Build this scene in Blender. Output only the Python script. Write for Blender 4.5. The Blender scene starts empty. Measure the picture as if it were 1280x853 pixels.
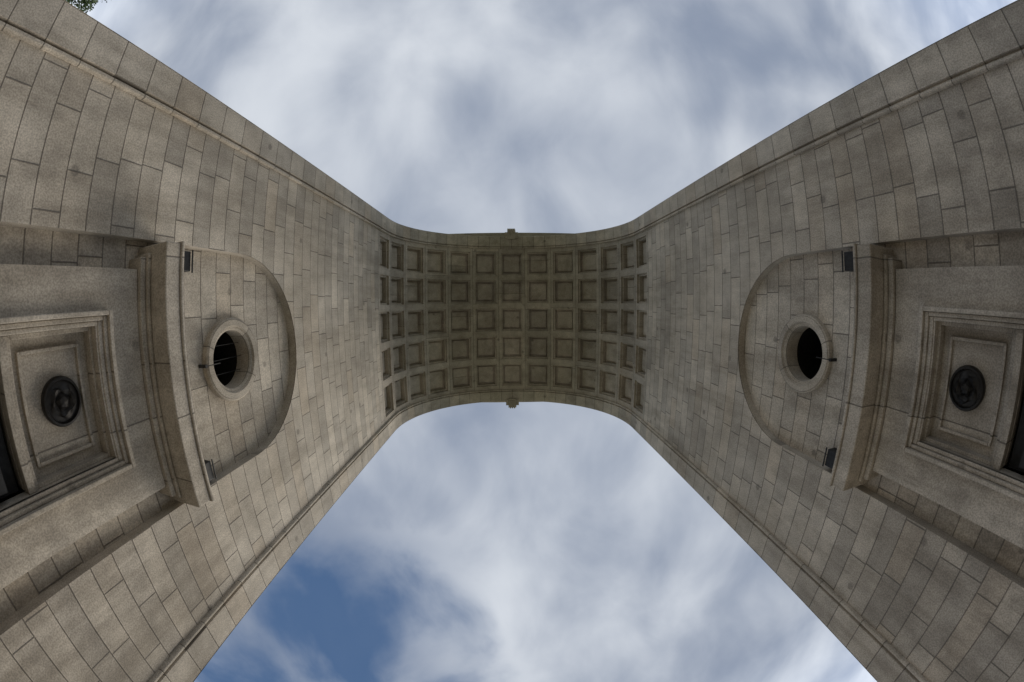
import bpy, bmesh, math, random
import numpy as np
from mathutils import Matrix, Vector
random.seed(7)
S=4.0; ZC=1.6
HS=2.815            # springing (units of half-width) above camera height
CAMX,CAMY=-.0656,-.1619
sc=bpy.context.scene

# ---------------------------------------------------------------- node helpers
def N(nt,t,**k):
    n=nt.nodes.new(t)
    for a,b in k.items(): setattr(n,a,b)
    return n
def val(nt,sock,v):
    if isinstance(v,bpy.types.NodeSocket): nt.links.new(v,sock)
    else: sock.default_value=v
def M_(nt,op,a,b=None,c=None,clamp=False):
    n=N(nt,'ShaderNodeMath',operation=op,use_clamp=clamp)
    val(nt,n.inputs[0],a)
    if b is not None: val(nt,n.inputs[1],b)
    if c is not None: val(nt,n.inputs[2],c)
    return n.outputs[0]
def MR(nt,v,a,b,c=0.,d=1.,smooth=True):
    n=N(nt,'ShaderNodeMapRange'); n.interpolation_type='SMOOTHSTEP' if smooth else 'LINEAR'
    val(nt,n.inputs[0],v)
    for i,q in enumerate((a,b,c,d)): n.inputs[1+i].default_value=q
    return n.outputs[0]
def MIX(nt,f,a,b,bt='MIX'):
    n=N(nt,'ShaderNodeMix',data_type='RGBA',blend_type=bt)
    val(nt,n.inputs[0],f); val(nt,n.inputs[6],a); val(nt,n.inputs[7],b)
    return n.outputs[2]
def NOISE(nt,vec,scale,detail=4,rough=.6,dist=0.):
    n=N(nt,'ShaderNodeTexNoise'); nt.links.new(vec,n.inputs['Vector'])
    n.inputs['Scale'].default_value=scale;n.inputs['Detail'].default_value=detail
    n.inputs['Roughness'].default_value=rough;n.inputs['Distortion'].default_value=dist
    return n.outputs[0]
def newmat(name):
    m=bpy.data.materials.new(name); m.use_nodes=True; nt=m.node_tree
    b=nt.nodes['Principled BSDF']; return m,nt,b

def stone(name,row=.31,length=.85,base=(.50,.446,.370),joints=True,seed=0.,jw=.0105,var=.15,dark=1.):
    m,nt,b=newmat(name)
    uv=N(nt,'ShaderNodeUVMap').outputs[0]
    obj=N(nt,'ShaderNodeTexCoord').outputs['Object']
    sep=N(nt,'ShaderNodeSeparateXYZ'); nt.links.new(uv,sep.inputs[0])
    u,v=sep.outputs[0],sep.outputs[1]
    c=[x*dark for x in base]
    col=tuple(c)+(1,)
    big=NOISE(nt,obj,.55,3,.6); mid=NOISE(nt,obj,3.,3,.65); fine=NOISE(nt,obj,55.,1,.7)
    bumph=M_(nt,'MULTIPLY',fine,.25)
    out=MIX(nt,1.,col,col)
    if joints:
        rv=M_(nt,'DIVIDE',v,row); ri=M_(nt,'FLOOR',rv); fr=M_(nt,'FRACT',rv)
        wn=N(nt,'ShaderNodeTexWhiteNoise',noise_dimensions='1D'); nt.links.new(M_(nt,'ADD',ri,seed),wn.inputs['W'])
        w=M_(nt,'ADD',M_(nt,'ADD',M_(nt,'DIVIDE',u,length),M_(nt,'MULTIPLY',wn.outputs[0],3.)),M_(nt,'MULTIPLY',ri,37.))
        v1=N(nt,'ShaderNodeTexVoronoi',voronoi_dimensions='1D',feature='DISTANCE_TO_EDGE'); nt.links.new(w,v1.inputs['W']); v1.inputs['Scale'].default_value=1.;v1.inputs['Randomness'].default_value=.55
        v2=N(nt,'ShaderNodeTexVoronoi',voronoi_dimensions='1D',feature='F1'); nt.links.new(w,v2.inputs['W']);v2.inputs['Scale'].default_value=1.;v2.inputs['Randomness'].default_value=.55
        d1=M_(nt,'MULTIPLY',v1.outputs['Distance'],length)
        d2=M_(nt,'MULTIPLY',M_(nt,'MINIMUM',fr,M_(nt,'SUBTRACT',1.,fr)),row)
        dd=M_(nt,'ADD',M_(nt,'MINIMUM',d1,d2),M_(nt,'MULTIPLY',M_(nt,'SUBTRACT',mid,.5),.008))
        jm=MR(nt,dd,jw*.25,jw*1.1,1.,0.)
        hsv=N(nt,'ShaderNodeSeparateColor'); nt.links.new(v2.outputs['Color'],hsv.inputs[0])
        rnd=hsv.outputs[0]; rnd2=hsv.outputs[1]
        light=tuple(min(1,x*(1+var)) for x in c)+(1,); drk=(c[0]*(1-var*1.2),c[1]*(1-var*1.15),c[2]*(1-var*1.05),1)
        out=MIX(nt,rnd,drk,light)
        warm=(c[0]*1.02,c[1]*.96,c[2]*.89,1)
        out=MIX(nt,MR(nt,rnd2,.75,1.,0.,.5),out,warm)
        vo=N(nt,'ShaderNodeTexVoronoi',voronoi_dimensions='2D',feature='F1'); nt.links.new(uv,vo.inputs['Vector']); vo.inputs['Scale'].default_value=.8
        sp=MR(nt,M_(nt,'ADD',vo.outputs['Distance'],M_(nt,'MULTIPLY',mid,.02)),.035,.065,1.,0.)
        sc2=N(nt,'ShaderNodeSeparateColor'); nt.links.new(vo.outputs['Color'],sc2.inputs[0])
        sp=M_(nt,'MULTIPLY',sp,M_(nt,'GREATER_THAN',sc2.outputs[0],.5))
        out=MIX(nt,M_(nt,'MULTIPLY',sp,.5),out,(.12,.105,.09,1))
    st=N(nt,'ShaderNodeMapping'); nt.links.new(obj,st.inputs[0]); st.inputs['Scale'].default_value=(1.6,1.6,.22)
    streak=NOISE(nt,st.outputs[0],1.5,4,.68)
    out=MIX(nt,1.,out,MIX(nt,MR(nt,big,.3,.7),(.82,.81,.79,1),(1.10,1.10,1.10,1)),'MULTIPLY')
    # rain-washed streaks, then a streaky tint that darkens towards the lower courses
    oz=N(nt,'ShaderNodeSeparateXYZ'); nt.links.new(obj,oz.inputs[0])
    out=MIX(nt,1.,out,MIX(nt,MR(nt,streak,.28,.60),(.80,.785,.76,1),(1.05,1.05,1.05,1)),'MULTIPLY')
    low_tint=M_(nt,'MULTIPLY',MR(nt,oz.outputs[2],1.,7.5,1.,0.),MR(nt,M_(nt,'ADD',M_(nt,'MULTIPLY',streak,.6),M_(nt,'MULTIPLY',mid,.4)),.38,.60,1.,.25))
    out=MIX(nt,M_(nt,'MULTIPLY',low_tint,.38),out,(.17,.145,.115,1))
    out=MIX(nt,1.,out,MIX(nt,MR(nt,mid,.25,.75),(.86,.86,.86,1),(1.10,1.10,1.10,1)),'MULTIPLY')
    out=MIX(nt,1.,out,MIX(nt,MR(nt,fine,.3,.7),(.79,.79,.79,1),(1.20,1.20,1.20,1)),'MULTIPLY')
    if joints:
        out=MIX(nt,M_(nt,'MULTIPLY',jm,.72),out,(.09,.078,.064,1))
        bumph=M_(nt,'SUBTRACT',M_(nt,'ADD',bumph,M_(nt,'MULTIPLY',rnd,.5)),jm)
    nt.links.new(out,b.inputs['Base Color']); b.inputs['Roughness'].default_value=.88
    bp=N(nt,'ShaderNodeBump'); bp.inputs['Strength'].default_value=.6; bp.inputs['Distance'].default_value=.012
    nt.links.new(bumph,bp.inputs['Height']); nt.links.new(bp.outputs[0],b.inputs['Normal'])
    return m
def plain(name,col,rough=.6,metal=0.,scale=20):
    m,nt,b=newmat(name); obj=N(nt,'ShaderNodeTexCoord').outputs['Object']
    n=NOISE(nt,obj,scale,3)
    nt.links.new(MIX(nt,MR(nt,n,.3,.7),tuple(x*.65 for x in col)+(1,),tuple(x*1.3 for x in col)+(1,)),b.inputs['Base Color'])
    b.inputs['Roughness'].default_value=rough;b.inputs['Metallic'].default_value=metal
    return m
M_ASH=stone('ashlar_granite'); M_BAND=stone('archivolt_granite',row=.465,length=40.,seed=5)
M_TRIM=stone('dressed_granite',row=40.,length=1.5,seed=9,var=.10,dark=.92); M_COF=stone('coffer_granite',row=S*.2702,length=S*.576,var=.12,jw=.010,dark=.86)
M_BRZ=plain('dark_bronze',(.022,.020,.018),.5,.6,30); M_BLK=plain('dark_iron',(.02,.02,.02),.6,.3); M_VOID=plain('dark_interior',(.02,.018,.016),.9)

# ---------------------------------------------------------------- mesh builder
root=bpy.data.objects.new('triumphal_arch',None); sc.collection.objects.link(root)
class B:
    def __init__(s): s.v=[];s.f=[];s.uv=[]
    def face(s,pts,uvs):
        i=len(s.v); s.v+=[tuple(p) for p in pts]; s.f.append(tuple(range(i,i+len(pts)))); s.uv+=[tuple(q) for q in uvs]
    def box(s,x0,x1,y0,y1,z0,z1):   # world metres
        x0,x1=sorted((x0,x1));y0,y1=sorted((y0,y1));z0,z1=sorted((z0,z1))
        for a in (x0,x1): s.face([(a,y0,z0),(a,y1,z0),(a,y1,z1),(a,y0,z1)],[(y0,z0),(y1,z0),(y1,z1),(y0,z1)])
        for a in (y0,y1): s.face([(x0,a,z0),(x1,a,z0),(x1,a,z1),(x0,a,z1)],[(x0,z0),(x1,z0),(x1,z1),(x0,z1)])
        for a in (z0,z1): s.face([(x0,y0,a),(x1,y0,a),(x1,y1,a),(x0,y1,a)],[(y0,x0+.13),(y0,x1+.13),(y1,x1+.13),(y1,x0+.13)])
    def make(s,name,mat,parent=root,bevel=0,smooth=False,merge=1e-4):
        me=bpy.data.meshes.new(name); me.from_pydata(s.v,[],s.f)
        ul=me.uv_layers.new(name='UVMap')
        for i,q in enumerate(s.uv): ul.data[i].uv=q
        bm=bmesh.new(); bm.from_mesh(me)
        bmesh.ops.remove_doubles(bm,verts=bm.verts,dist=merge or 1e-5)
        bmesh.ops.recalc_face_normals(bm,faces=bm.faces)
        bm.to_mesh(me); bm.free()
        o=bpy.data.objects.new(name,me); sc.collection.objects.link(o); o.parent=parent
        me.materials.append(mat)
        if bevel:
            md=o.modifiers.new('b','BEVEL'); md.width=bevel; md.segments=2; md.limit_method='ANGLE'; md.angle_limit=math.radians(40)
        if smooth:
            for p in me.polygons: p.use_smooth=True
        return o
def Z(z): return z*S+ZC

ZCOF=HS-(6.5*.2702-math.pi/2)     # bottom of coffer field
UB=.735; UE=.86                    # band inner / outer
NR=.368; NZ=1.09                   # niche half width, springing
DN=.038                            # niche recess depth
OZ=1.053; OR=.146; OH=.102         # oculus
PB=.014                            # band proud
DZ=.012                            # door detail lift
K=72
def lathe(w,P,prof,cz,lobes=None):
    for i in range(K):
        a0=2*math.pi*i/K;a1=2*math.pi*(i+1)/K
        for (r0,d0),(r1,d1) in zip(prof,prof[1:]):
            g=lambda r,a:r*(lobes(r,a) if lobes else 1)
            w.face([P(d,g(r,a)*math.sin(a),cz+g(r,a)*math.cos(a)) for r,d,a in((r0,d0,a0),(r0,d0,a1),(r1,d1,a1),(r1,d1,a0))],[(a0*.6,0),(a1*.6,0),(a1*.6,.1),(a0*.6,.1)])
for s,nm in ((-1,'west'),(1,'east')):
    def P(d,u,z): return (s*(1+d)*S,u*S,Z(z))
    def UVp(u,z): return (u*S+s*3.3,Z(z))
    def quad(b,d,u0,u1,z00,z01,z10,z11):
        b.face([P(d,u0,z00),P(d,u1,z10),P(d,u1,z11),P(d,u0,z01)],[UVp(u0,z00),UVp(u1,z10),UVp(u1,z11),UVp(u0,z01)])
    w=B()
    quad(w,0,-UB,-NR,-.4,ZCOF,-.4,ZCOF); quad(w,0,NR,UB,-.4,ZCOF,-.4,ZCOF)
    n=48; us=[-NR*math.cos(math.pi*i/n) for i in range(n+1)]
    za=lambda u: NZ+math.sqrt(max(0,NR*NR-u*u))*1.02
    for a,c in zip(us,us[1:]): quad(w,0,a,c,za(a),ZCOF,za(c),ZCOF)
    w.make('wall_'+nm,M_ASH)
    w=B()  # niche reveals
    for a,c in zip(us,us[1:]):
        w.face([P(0,a,za(a)),P(0,c,za(c)),P(DN,c,za(c)),P(DN,a,za(a))],[(a,0),(c,0),(c,.1),(a,.1)])
    for uu in(-NR,NR): w.face([P(0,uu,-.4),P(0,uu,NZ),P(DN,uu,NZ),P(DN,uu,-.4)],[(0,0),(0,5),(.1,5),(.1,0)])
    w.make('niche_reveal_'+nm,M_TRIM)
    w=B()  # niche back
    for a,c in zip(us,us[1:]):
        zo=lambda u: math.sqrt(max(0,(OH+.01)**2-u*u))
        if abs(a)<OH or abs(c)<OH:
            quad(w,DN,a,c,.55,OZ-zo(a),.55,OZ-zo(c)); quad(w,DN,a,c,OZ+zo(a),za(a),OZ+zo(c),za(c))
        else: quad(w,DN,a,c,.55,za(a),.55,za(c))
        if abs(a)>.28 or abs(c)>.28: quad(w,DN,a,c,-.4,.55,-.4,.55)
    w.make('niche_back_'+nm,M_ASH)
    w=B(); lathe(w,P,[(OR,DN+.002),(OR,DN-.018),(OR-.006,DN-.024),(OR-.028,DN-.024),(OR-.033,DN-.016),(OH+.004,DN-.014),(OH,DN-.010),(OH,DN+.055)],OZ); w.make('oculus_ring_'+nm,M_TRIM)
    w=B(); lathe(w,P,[(OH,DN+.055),(OH+.03,DN+.056),(OH+.03,DN+.4),(0.0001,DN+.4)],OZ); w.make('oculus_shaft_'+nm,M_VOID)
    w=B()
    if s<0:
        for uu in(-.05,.0,.05):
            hh=math.sqrt(OH**2-uu*uu); w.box(s*(1+DN+.03)*S,s*(1+DN+.032)*S,uu*S-.004,uu*S+.004,Z(OZ-hh),Z(OZ+hh))
    w.box(s*(1+DN-.034)*S,s*(1+DN-.032)*S,-.006,.006,Z(OZ-OR-.02),Z(OZ-.09))
    w.box(s*(1+DN-.036)*S,s*(1+DN)*S,-.02,.02,Z(OZ-OR-.02),Z(OZ-OR-.01))
    w.make('oculus_bars_'+nm,M_BLK)
    def bx(b,p,d,u0,u1,z0,z1): b.box(s*(1-p)*S,s*(1+d)*S,u0*S,u1*S,Z(z0),Z(z1))
    w=B(); bx(w,.024,DN,-.318,.318,.622,.640); bx(w,.034,DN,-.328,.328,.641,.652); bx(w,.101,DN,-.350,.350,.653,.704); bx(w,.107,DN,-.355,.355,.705,.716)
    w.make('door_cornice_'+nm,M_TRIM,bevel=.014,merge=0)
    w=B()
    for q in(-1,1):
        bx(w,.0,DN,q*.292,q*.352,.735,.835); bx(w,.006,-.002,q*.287,q*.357,.836,.842)
        for uu in(.300,.338): bx(w,-.01,DN-.01,q*uu,q*(uu+.006),.716,.735)
    w.make('floodlights_'+nm,M_BLK,bevel=.008)
    w=B(); e=.287; i_=.155
    bx(w,.01,DN,-e,-i_,-.4,.47+DZ); bx(w,.01,DN,i_,e,-.4,.47+DZ); bx(w,.01,DN,-e,e,.47+DZ,.620)
    w.make('door_surround_'+nm,M_TRIM,merge=0)
    w=B()
    def ring(b,p,i0,i1,zt0,zt1,zb):
        zt0+=DZ;zt1+=DZ
        bx(b,p,0,-i1,-i0,zb,zt0-.0005); bx(b,p,0,i0,i1,zb,zt0-.0005); bx(b,p,0,-i1,i1,zt0,zt1)
    ring(w,.034,.177,.188,.501,.513,-.4); ring(w,.022,.166,.1765,.489,.5005,-.4); ring(w,.014,.155,.1655,.475,.4885,-.4)
    w.make('door_architrave_'+nm,M_TRIM,bevel=.008,merge=0)
    w=B()
    bx(w,-.046,.10,-.155,.155,.22,.475+DZ)
    for (p,i0,i1,t0,t1,b0,b1) in ((-.014,.145,.155,.462,.474,.232,.242),(-.034,.112,.120,.430,.438,.262,.270)):
        t0+=DZ;t1+=DZ;b0+=DZ;b1+=DZ
        bx(w,p,.05,-i1,-i0,b1+.0005,t0-.0005);bx(w,p,.05,i0,i1,b1+.0005,t0-.0005);bx(w,p,.05,-i1,i1,t0,t1);bx(w,p,.05,-i1,i1,b0,b1)
    bx(w,-.004,.05,-.1545,.1545,.222,.243)
    w.make('door_panel_'+nm,M_TRIM,bevel=.006,merge=0)
    w=B(); R0=.056
    lathe(w,P,[(R0,.05),(R0,.034),(R0*.95,.026),(R0*.86,.025),(R0*.82,.032),(R0*.66,.030),(R0*.5,.024),(R0*.34,.03),(R0*.2,.020),(0.0001,.018)],.368+DZ,lambda r,a:1+(.10*math.sin(a*5+r*200) if R0*.1<r<R0*.7 else 0))
    w.make('bronze_medallion_'+nm,M_BRZ)
    w=B(); bx(w,-.06,.09,-.155,.155,-.4,.21); 
    for q in(-.5,.5): bx(w,-.05,.0,q*.15-.055,q*.15+.055,-.3,.17)
    w.make('iron_door_'+nm,M_BLK)
    w=B()
    XO=1.95
    for q in(-1,1):
        w.face([P(-PB,q*UE,-.4),(s*XO*S,q*UE*S,Z(-.4)),(s*XO*S,q*UE*S,Z(HS)),P(-PB,q*UE,HS)],[((1-PB)*S,0),(XO*S,0),(XO*S,Z(HS)),((1-PB)*S,Z(HS))])
    w.face([(s*XO*S,-UE*S,0),(s*XO*S,UE*S,0),(s*XO*S,UE*S,Z(4.5)),(s*XO*S,-UE*S,Z(4.5))],[(-UE*S,0),(UE*S,0),(UE*S,Z(4.5)),(-UE*S,Z(4.5))])
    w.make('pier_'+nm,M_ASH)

L=6.5*.2702
def V(sv,u,d):
    a=abs(sv);g=1 if sv>=0 else -1
    if a<=math.pi/2: return (g*math.sin(a)*(1+d)*S,u*S,Z(HS+math.cos(a)*(1+d)))
    return (g*(1+d)*S,u*S,Z(HS-(a-math.pi/2)))
def vq(b,pts): b.face([V(*p) for p in pts],[(p[1]*S+.288*S,p[0]*S+.1351*S) for p in pts])
w=B(); D=.2702; RP=.288
def patch(b,s0,s1,u0,u1,d,n=4):
    for i in range(n):
        a=s0+(s1-s0)*i/n;c=s0+(s1-s0)*(i+1)/n
        vq(b,[(a,u0,d),(c,u0,d),(c,u1,d),(a,u1,d)])
def rim(b,s0,s1,u0,u1,d0,d1,n=4):
    for i in range(n):
        a=s0+(s1-s0)*i/n;c=s0+(s1-s0)*(i+1)/n
        for uu in(u0,u1): vq(b,[(a,uu,d0),(c,uu,d0),(c,uu+.0001,d1),(a,uu+.0001,d1)])
    for a in(s0,s1): b.face([V(a,u0,d0),V(a,u1,d0),V(a,u1,d1),V(a,u0,d1)],[(u0*S,0.1),(u1*S,0.1),(u1*S,.2),(u0*S,.2)])
def annulus(b,S0,S1,U0,U1,s0,s1,u0,u1,d):
    patch(b,S0,s0,U0,U1,d,1);patch(b,s1,S1,U0,U1,d,1);patch(b,s0,s1,U0,u0,d);patch(b,s0,s1,u1,U1,d)
for k in range(-6,7):
    for j in range(-2,3):
        cs=k*D;cu=j*RP
        ha,hu=D/2,RP/2
        a1,u1=.108,.117; a2,u2=.094,.102; a3,u3=.086,.094
        annulus(w,cs-ha,cs+ha,cu-hu,cu+hu,cs-a1,cs+a1,cu-u1,cu+u1,0)
        rim(w,cs-a1,cs+a1,cu-u1,cu+u1,0,.016)
        annulus(w,cs-a1,cs+a1,cu-u1,cu+u1,cs-a2,cs+a2,cu-u2,cu+u2,.016)
        rim(w,cs-a2,cs+a2,cu-u2,cu+u2,.016,.060)
        annulus(w,cs-a2,cs+a2,cu-u2,cu+u2,cs-a3+.012,cs+a3-.012,cu-u3+.012,cu+u3-.012,.060)
        rim(w,cs-a3+.012,cs+a3-.012,cu-u3+.012,cu+u3-.012,.060,.046)
        patch(w,cs-a3+.012,cs+a3-.012,cu-u3+.012,cu+u3-.012,.046)
for q in(-1,1): patch(w,-L,L,q*.72,q*UB,0,60)
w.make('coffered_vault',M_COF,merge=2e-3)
w=B()
zb=HS+.4
path=[-(math.pi/2+zb)]+[-(math.pi/2)+math.pi*i/64 for i in range(65)]+[math.pi/2+zb]
for q in(-1,1):
    prof=[(UB,.001),(UB,-PB+.003),(UB+.003,-PB),(UB+.010,-PB),(UB+.012,-PB+.012),(UB+.019,-PB+.012),(UB+.021,-PB),(UE-.003,-PB),(UE,-PB+.003),(UE,-PB+.0035)]
    for (a,c) in zip(path,path[1:]):
        for (u0,d0),(u1,d1) in zip(prof,prof[1:]):
            w.face([V(a,q*u0,d0),V(c,q*u0,d0),V(c,q*u1,d1),V(a,q*u1,d1)],[(u0*S,a*S),(u0*S,c*S),(u1*S,c*S),(u1*S,a*S)])
w.make('archivolt_band',M_BAND)
w=B(); ZT=4.5; RA=1-PB
for q in(-1,1):
    xs=[-RA*math.cos(math.pi*i/64) for i in range(65)]
    zf=lambda x: HS+math.sqrt(max(0,RA**2-x*x))+.003
    for a,c in zip(xs,xs[1:]):
        w.face([(a*S,q*UE*S,Z(zf(a))),(c*S,q*UE*S,Z(zf(c))),(c*S,q*UE*S,Z(ZT)),(a*S,q*UE*S,Z(ZT))],[(a*S,Z(zf(a))),(c*S,Z(zf(c))),(c*S,Z(ZT)),(a*S,Z(ZT))])
    for g in(-1,1):
        w.face([(g*RA*S,q*UE*S,Z(HS)),(g*1.95*S,q*UE*S,Z(HS)),(g*1.95*S,q*UE*S,Z(ZT)),(g*RA*S,q*UE*S,Z(ZT))],[(RA*S,Z(HS)),(1.95*S,Z(HS)),(1.95*S,Z(ZT)),(RA*S,Z(ZT))])
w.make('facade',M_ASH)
w=B(); w.box(-2.05*S,2.05*S,-(UE+.112)*S,(UE+.112)*S,Z(4.15),Z(4.25)); w.box(-1.98*S,1.98*S,-(UE+.03)*S,(UE+.03)*S,Z(4.08),Z(4.148)); w.box(-1.97*S,1.97*S,-(UE+.02)*S,(UE+.02)*S,Z(4.502),Z(4.6))
w.make('attic_cornice',M_TRIM,bevel=.03,merge=0)
for q in(-1,1):
    w=B()
    def kz(hw,prof):
        nn=len(prof)
        for g in(-1,1): w.face([(g*hw*S,q*y*S,Z(z)) for y,z in prof],[(y*S,z*S) for y,z in prof])
        for i in range(nn):
            (y0,z0),(y1,z1)=prof[i],prof[(i+1)%nn]
            w.face([(-hw*S,q*y0*S,Z(z0)),(hw*S,q*y0*S,Z(z0)),(hw*S,q*y1*S,Z(z1)),(-hw*S,q*y1*S,Z(z1))],[(0,z0*S),(hw*S,z0*S),(hw*S,z1*S),(0,z1*S)])
    zb_=HS+RA-.018
    pr=[(UE-.03,zb_)]+[(UE+.040+.030*math.sin(t),zb_+.024-.024*math.cos(t)) for t in np.linspace(0,math.pi,8)]+[(UE+.048,zb_+.06),(UE+.055,zb_+.10),(UE+.07,zb_+.13)]+[(UE+.08+.035*math.sin(t),zb_+.16-.03*math.cos(t)) for t in np.linspace(0,math.pi,8)]+[(UE-.03,zb_+.20)]
    kz(.042,pr)
    for g in(-1,1):
        w.box(g*.0425*S,g*.068*S,q*(UE-.02)*S,q*(UE+.045)*S,Z(zb_+.004),Z(zb_+.19))
    for x in(-.022,0,.022):
        w.box((x-.006)*S,(x+.006)*S,q*(UE-.01)*S,q*(UE+.078)*S,Z(zb_-.004),Z(zb_+.03))
    w.make('keystone_'+('south' if q<0 else 'north'),M_TRIM,bevel=.01,merge=0)

def sheet(name,h,z,mat):
    w=B(); w.face([(-h,-h,z),(h,-h,z),(h,h,z),(-h,h,z)],[(-h,-h),(h,-h),(h,h),(-h,h)]); return w.make(name,mat,parent=None)
M_G=plain('grass_ground',(.06,.09,.035),.95,0,3.)
M_PV=stone('paving_granite',row=.6,length=.9,base=(.32,.30,.265),seed=3)
sheet('ground',2000,0,M_G); sheet('pavement',16,.004,M_PV)

# ---------------------------------------------------------------- tree
M_LEAF=plain('leaf_green',(.045,.075,.022),.7,0,2.); M_BARK=plain('bark',(.09,.07,.05),.9,0,8.)
troot=bpy.data.objects.new('deciduous_tree',None); sc.collection.objects.link(troot); TX,TY=-23.6,-21.4; TH=10.0
troot.location=(TX,TY,0)
w=B()
def limb(p0,p1,r0,r1,n=9):
    p0=Vector(p0);p1=Vector(p1);ax=(p1-p0).normalized();a=ax.orthogonal().normalized();b_=ax.cross(a)
    for i in range(n):
        t0=2*math.pi*i/n;t1=2*math.pi*(i+1)/n
        f=lambda p,r,t:p+(a*math.cos(t)+b_*math.sin(t))*r
        w.face([f(p0,r0,t0),f(p0,r0,t1),f(p1,r1,t1),f(p1,r1,t0)],[(0,0)]*4)
limb((0,0,0),(.1,.1,2.4),.28,.2);limb((.1,.1,2.4),(0,.3,TH-1.5),.2,.06)
tips=[]
zc_=6.0; hz=TH-zc_-.5
for i in range(40):
    a=i*2.4; t=-.85+1.8*i/40; r=3.5*math.sqrt(max(0.03,1-t*t))*random.uniform(.75,1.05)
    p=(math.cos(a)*r,math.sin(a)*r,zc_+t*hz); limb((.05,.15,max(2.3,zc_+t*hz-1.6)),p,.08,.02,6); tips.append(p)
    tips.append(tuple(c*.55 if j<2 else c for j,c in enumerate(p)))
w.make('trunk_and_limbs',M_BARK,parent=troot)
w=B()
for p in tips:
    R1=random.uniform(.7,1.15)
    for _ in range(320):
        v=Vector((random.gauss(0,1),random.gauss(0,1),random.gauss(0,.75)))
        v=v.normalized()*R1*random.random()**.45; c=Vector(p)+v
        n_=Vector((random.gauss(0,1),random.gauss(0,1),random.gauss(0,1)+.4)).normalized();a=n_.orthogonal().normalized();b_=n_.cross(a)
        L1=random.uniform(.07,.12)
        w.face([c-a*L1,c-b_*L1*.5,c+a*L1,c+b_*L1*.5],[(0,0)]*4)
w.make('foliage',M_LEAF,parent=troot,merge=1e-6)

# ---------------------------------------------------------------- world
W=bpy.data.worlds.new('World'); sc.world=W; W.use_nodes=True; nt=W.node_tree
bg=nt.nodes['Background']; sky=N(nt,'ShaderNodeTexSky',sky_type='NISHITA'); sky.sun_disc=False
sky.sun_elevation=math.radians(52); sky.sun_rotation=math.radians(30); sky.dust_density=.3
g=N(nt,'ShaderNodeTexCoord').outputs['Generated']
sp=N(nt,'ShaderNodeSeparateXYZ'); nt.links.new(g,sp.inputs[0])
zz=M_(nt,'ADD',M_(nt,'MAXIMUM',sp.outputs[2],0.),.45)
cb=N(nt,'ShaderNodeCombineXYZ'); nt.links.new(M_(nt,'DIVIDE',sp.outputs[0],zz),cb.inputs[0]); nt.links.new(M_(nt,'DIVIDE',sp.outputs[1],zz),cb.inputs[1])
mp=N(nt,'ShaderNodeMapping'); nt.links.new(cb.outputs[0],mp.inputs[0]); mp.inputs['Location'].default_value=(7.9,4.9,0); mp.inputs['Scale'].default_value=(1.35,1.05,1); mp.inputs['Rotation'].default_value=(0,0,.25)
c1=NOISE(nt,mp.outputs[0],1.25,3,.5,.3); c2=NOISE(nt,mp.outputs[0],3.4,5,.5,.35)
cl=M_(nt,'ADD',M_(nt,'MULTIPLY',c1,.64),M_(nt,'MULTIPLY',c2,.36))
cloud=MIX(nt,MR(nt,cl,.35,.68),(2.6,3.1,4.1,1),(6.8,7.2,7.8,1))
dp=N(nt,'ShaderNodeVectorMath',operation='DOT_PRODUCT'); nt.links.new(g,dp.inputs[0]); dp.inputs[1].default_value=(-.42,.80,.42)
gap=MR(nt,M_(nt,'ADD',dp.outputs['Value'],M_(nt,'MULTIPLY',M_(nt,'SUBTRACT',c2,.5),.30)),.89,1.02,0.,.95)
cap=MIX(nt,1.,sky.outputs[0],(.60,1.25,2.6,1),'DARKEN')
low=MR(nt,sp.outputs[2],.08,.45,1.7,1.)
colr=MIX(nt,gap,MIX(nt,1.,cloud,low,'MULTIPLY'),cap)
nt.links.new(colr,bg.inputs['Color']); bg.inputs['Strength'].default_value=.1

sd=bpy.data.lights.new('sun','SUN'); sd.energy=2.7; sd.angle=math.radians(40); sd.color=(1,.92,.80)
so=bpy.data.objects.new('sun',sd); sc.collection.objects.link(so)
el=math.radians(52);az=math.radians(30)
dirv=Vector((math.sin(az)*math.cos(el),math.cos(az)*math.cos(el),math.sin(el)))
so.rotation_euler=dirv.to_track_quat('Z','Y').to_euler()

# ---------------------------------------------------------------- camera (real fisheye lens, looking up)
def rot(a,b,c):
    ca,sa=np.cos(a),np.sin(a);cb_,sb=np.cos(b),np.sin(b);cc,sc_=np.cos(c),np.sin(c)
    Rx=np.array([[1,0,0],[0,ca,-sa],[0,sa,ca]]);Ry=np.array([[cb_,0,sb],[0,1,0],[-sb,0,cb_]]);Rz=np.array([[cc,-sc_,0],[sc_,cc,0],[0,0,1]])
    return Rz@Ry@Rx
R=rot(-.1004,.0177,.0064)
C=R@np.diag([1.,-1.,-1.])
cd=bpy.data.cameras.new('camera'); co=bpy.data.objects.new('camera',cd); sc.collection.objects.link(co)
m4=Matrix([list(C[i])+[0] for i in range(3)]+[[0,0,0,1]]); m4.translation=Vector((CAMX*S,CAMY*S,ZC)); co.matrix_world=m4
cd.type='PANO'; cd.sensor_width=36; cd.clip_end=5000; cd.clip_start=.05
cd.panorama_type='FISHEYE_LENS_POLYNOMIAL'
cd.fisheye_fov=math.radians(220)
cd.fisheye_polynomial_k0=0.;cd.fisheye_polynomial_k1=-.07697;cd.fisheye_polynomial_k2=0.;cd.fisheye_polynomial_k3=6.005e-6;cd.fisheye_polynomial_k4=0.
sc.camera=co
sc.view_settings.view_transform='Standard'; sc.view_settings.look='None'; sc.view_settings.exposure=0
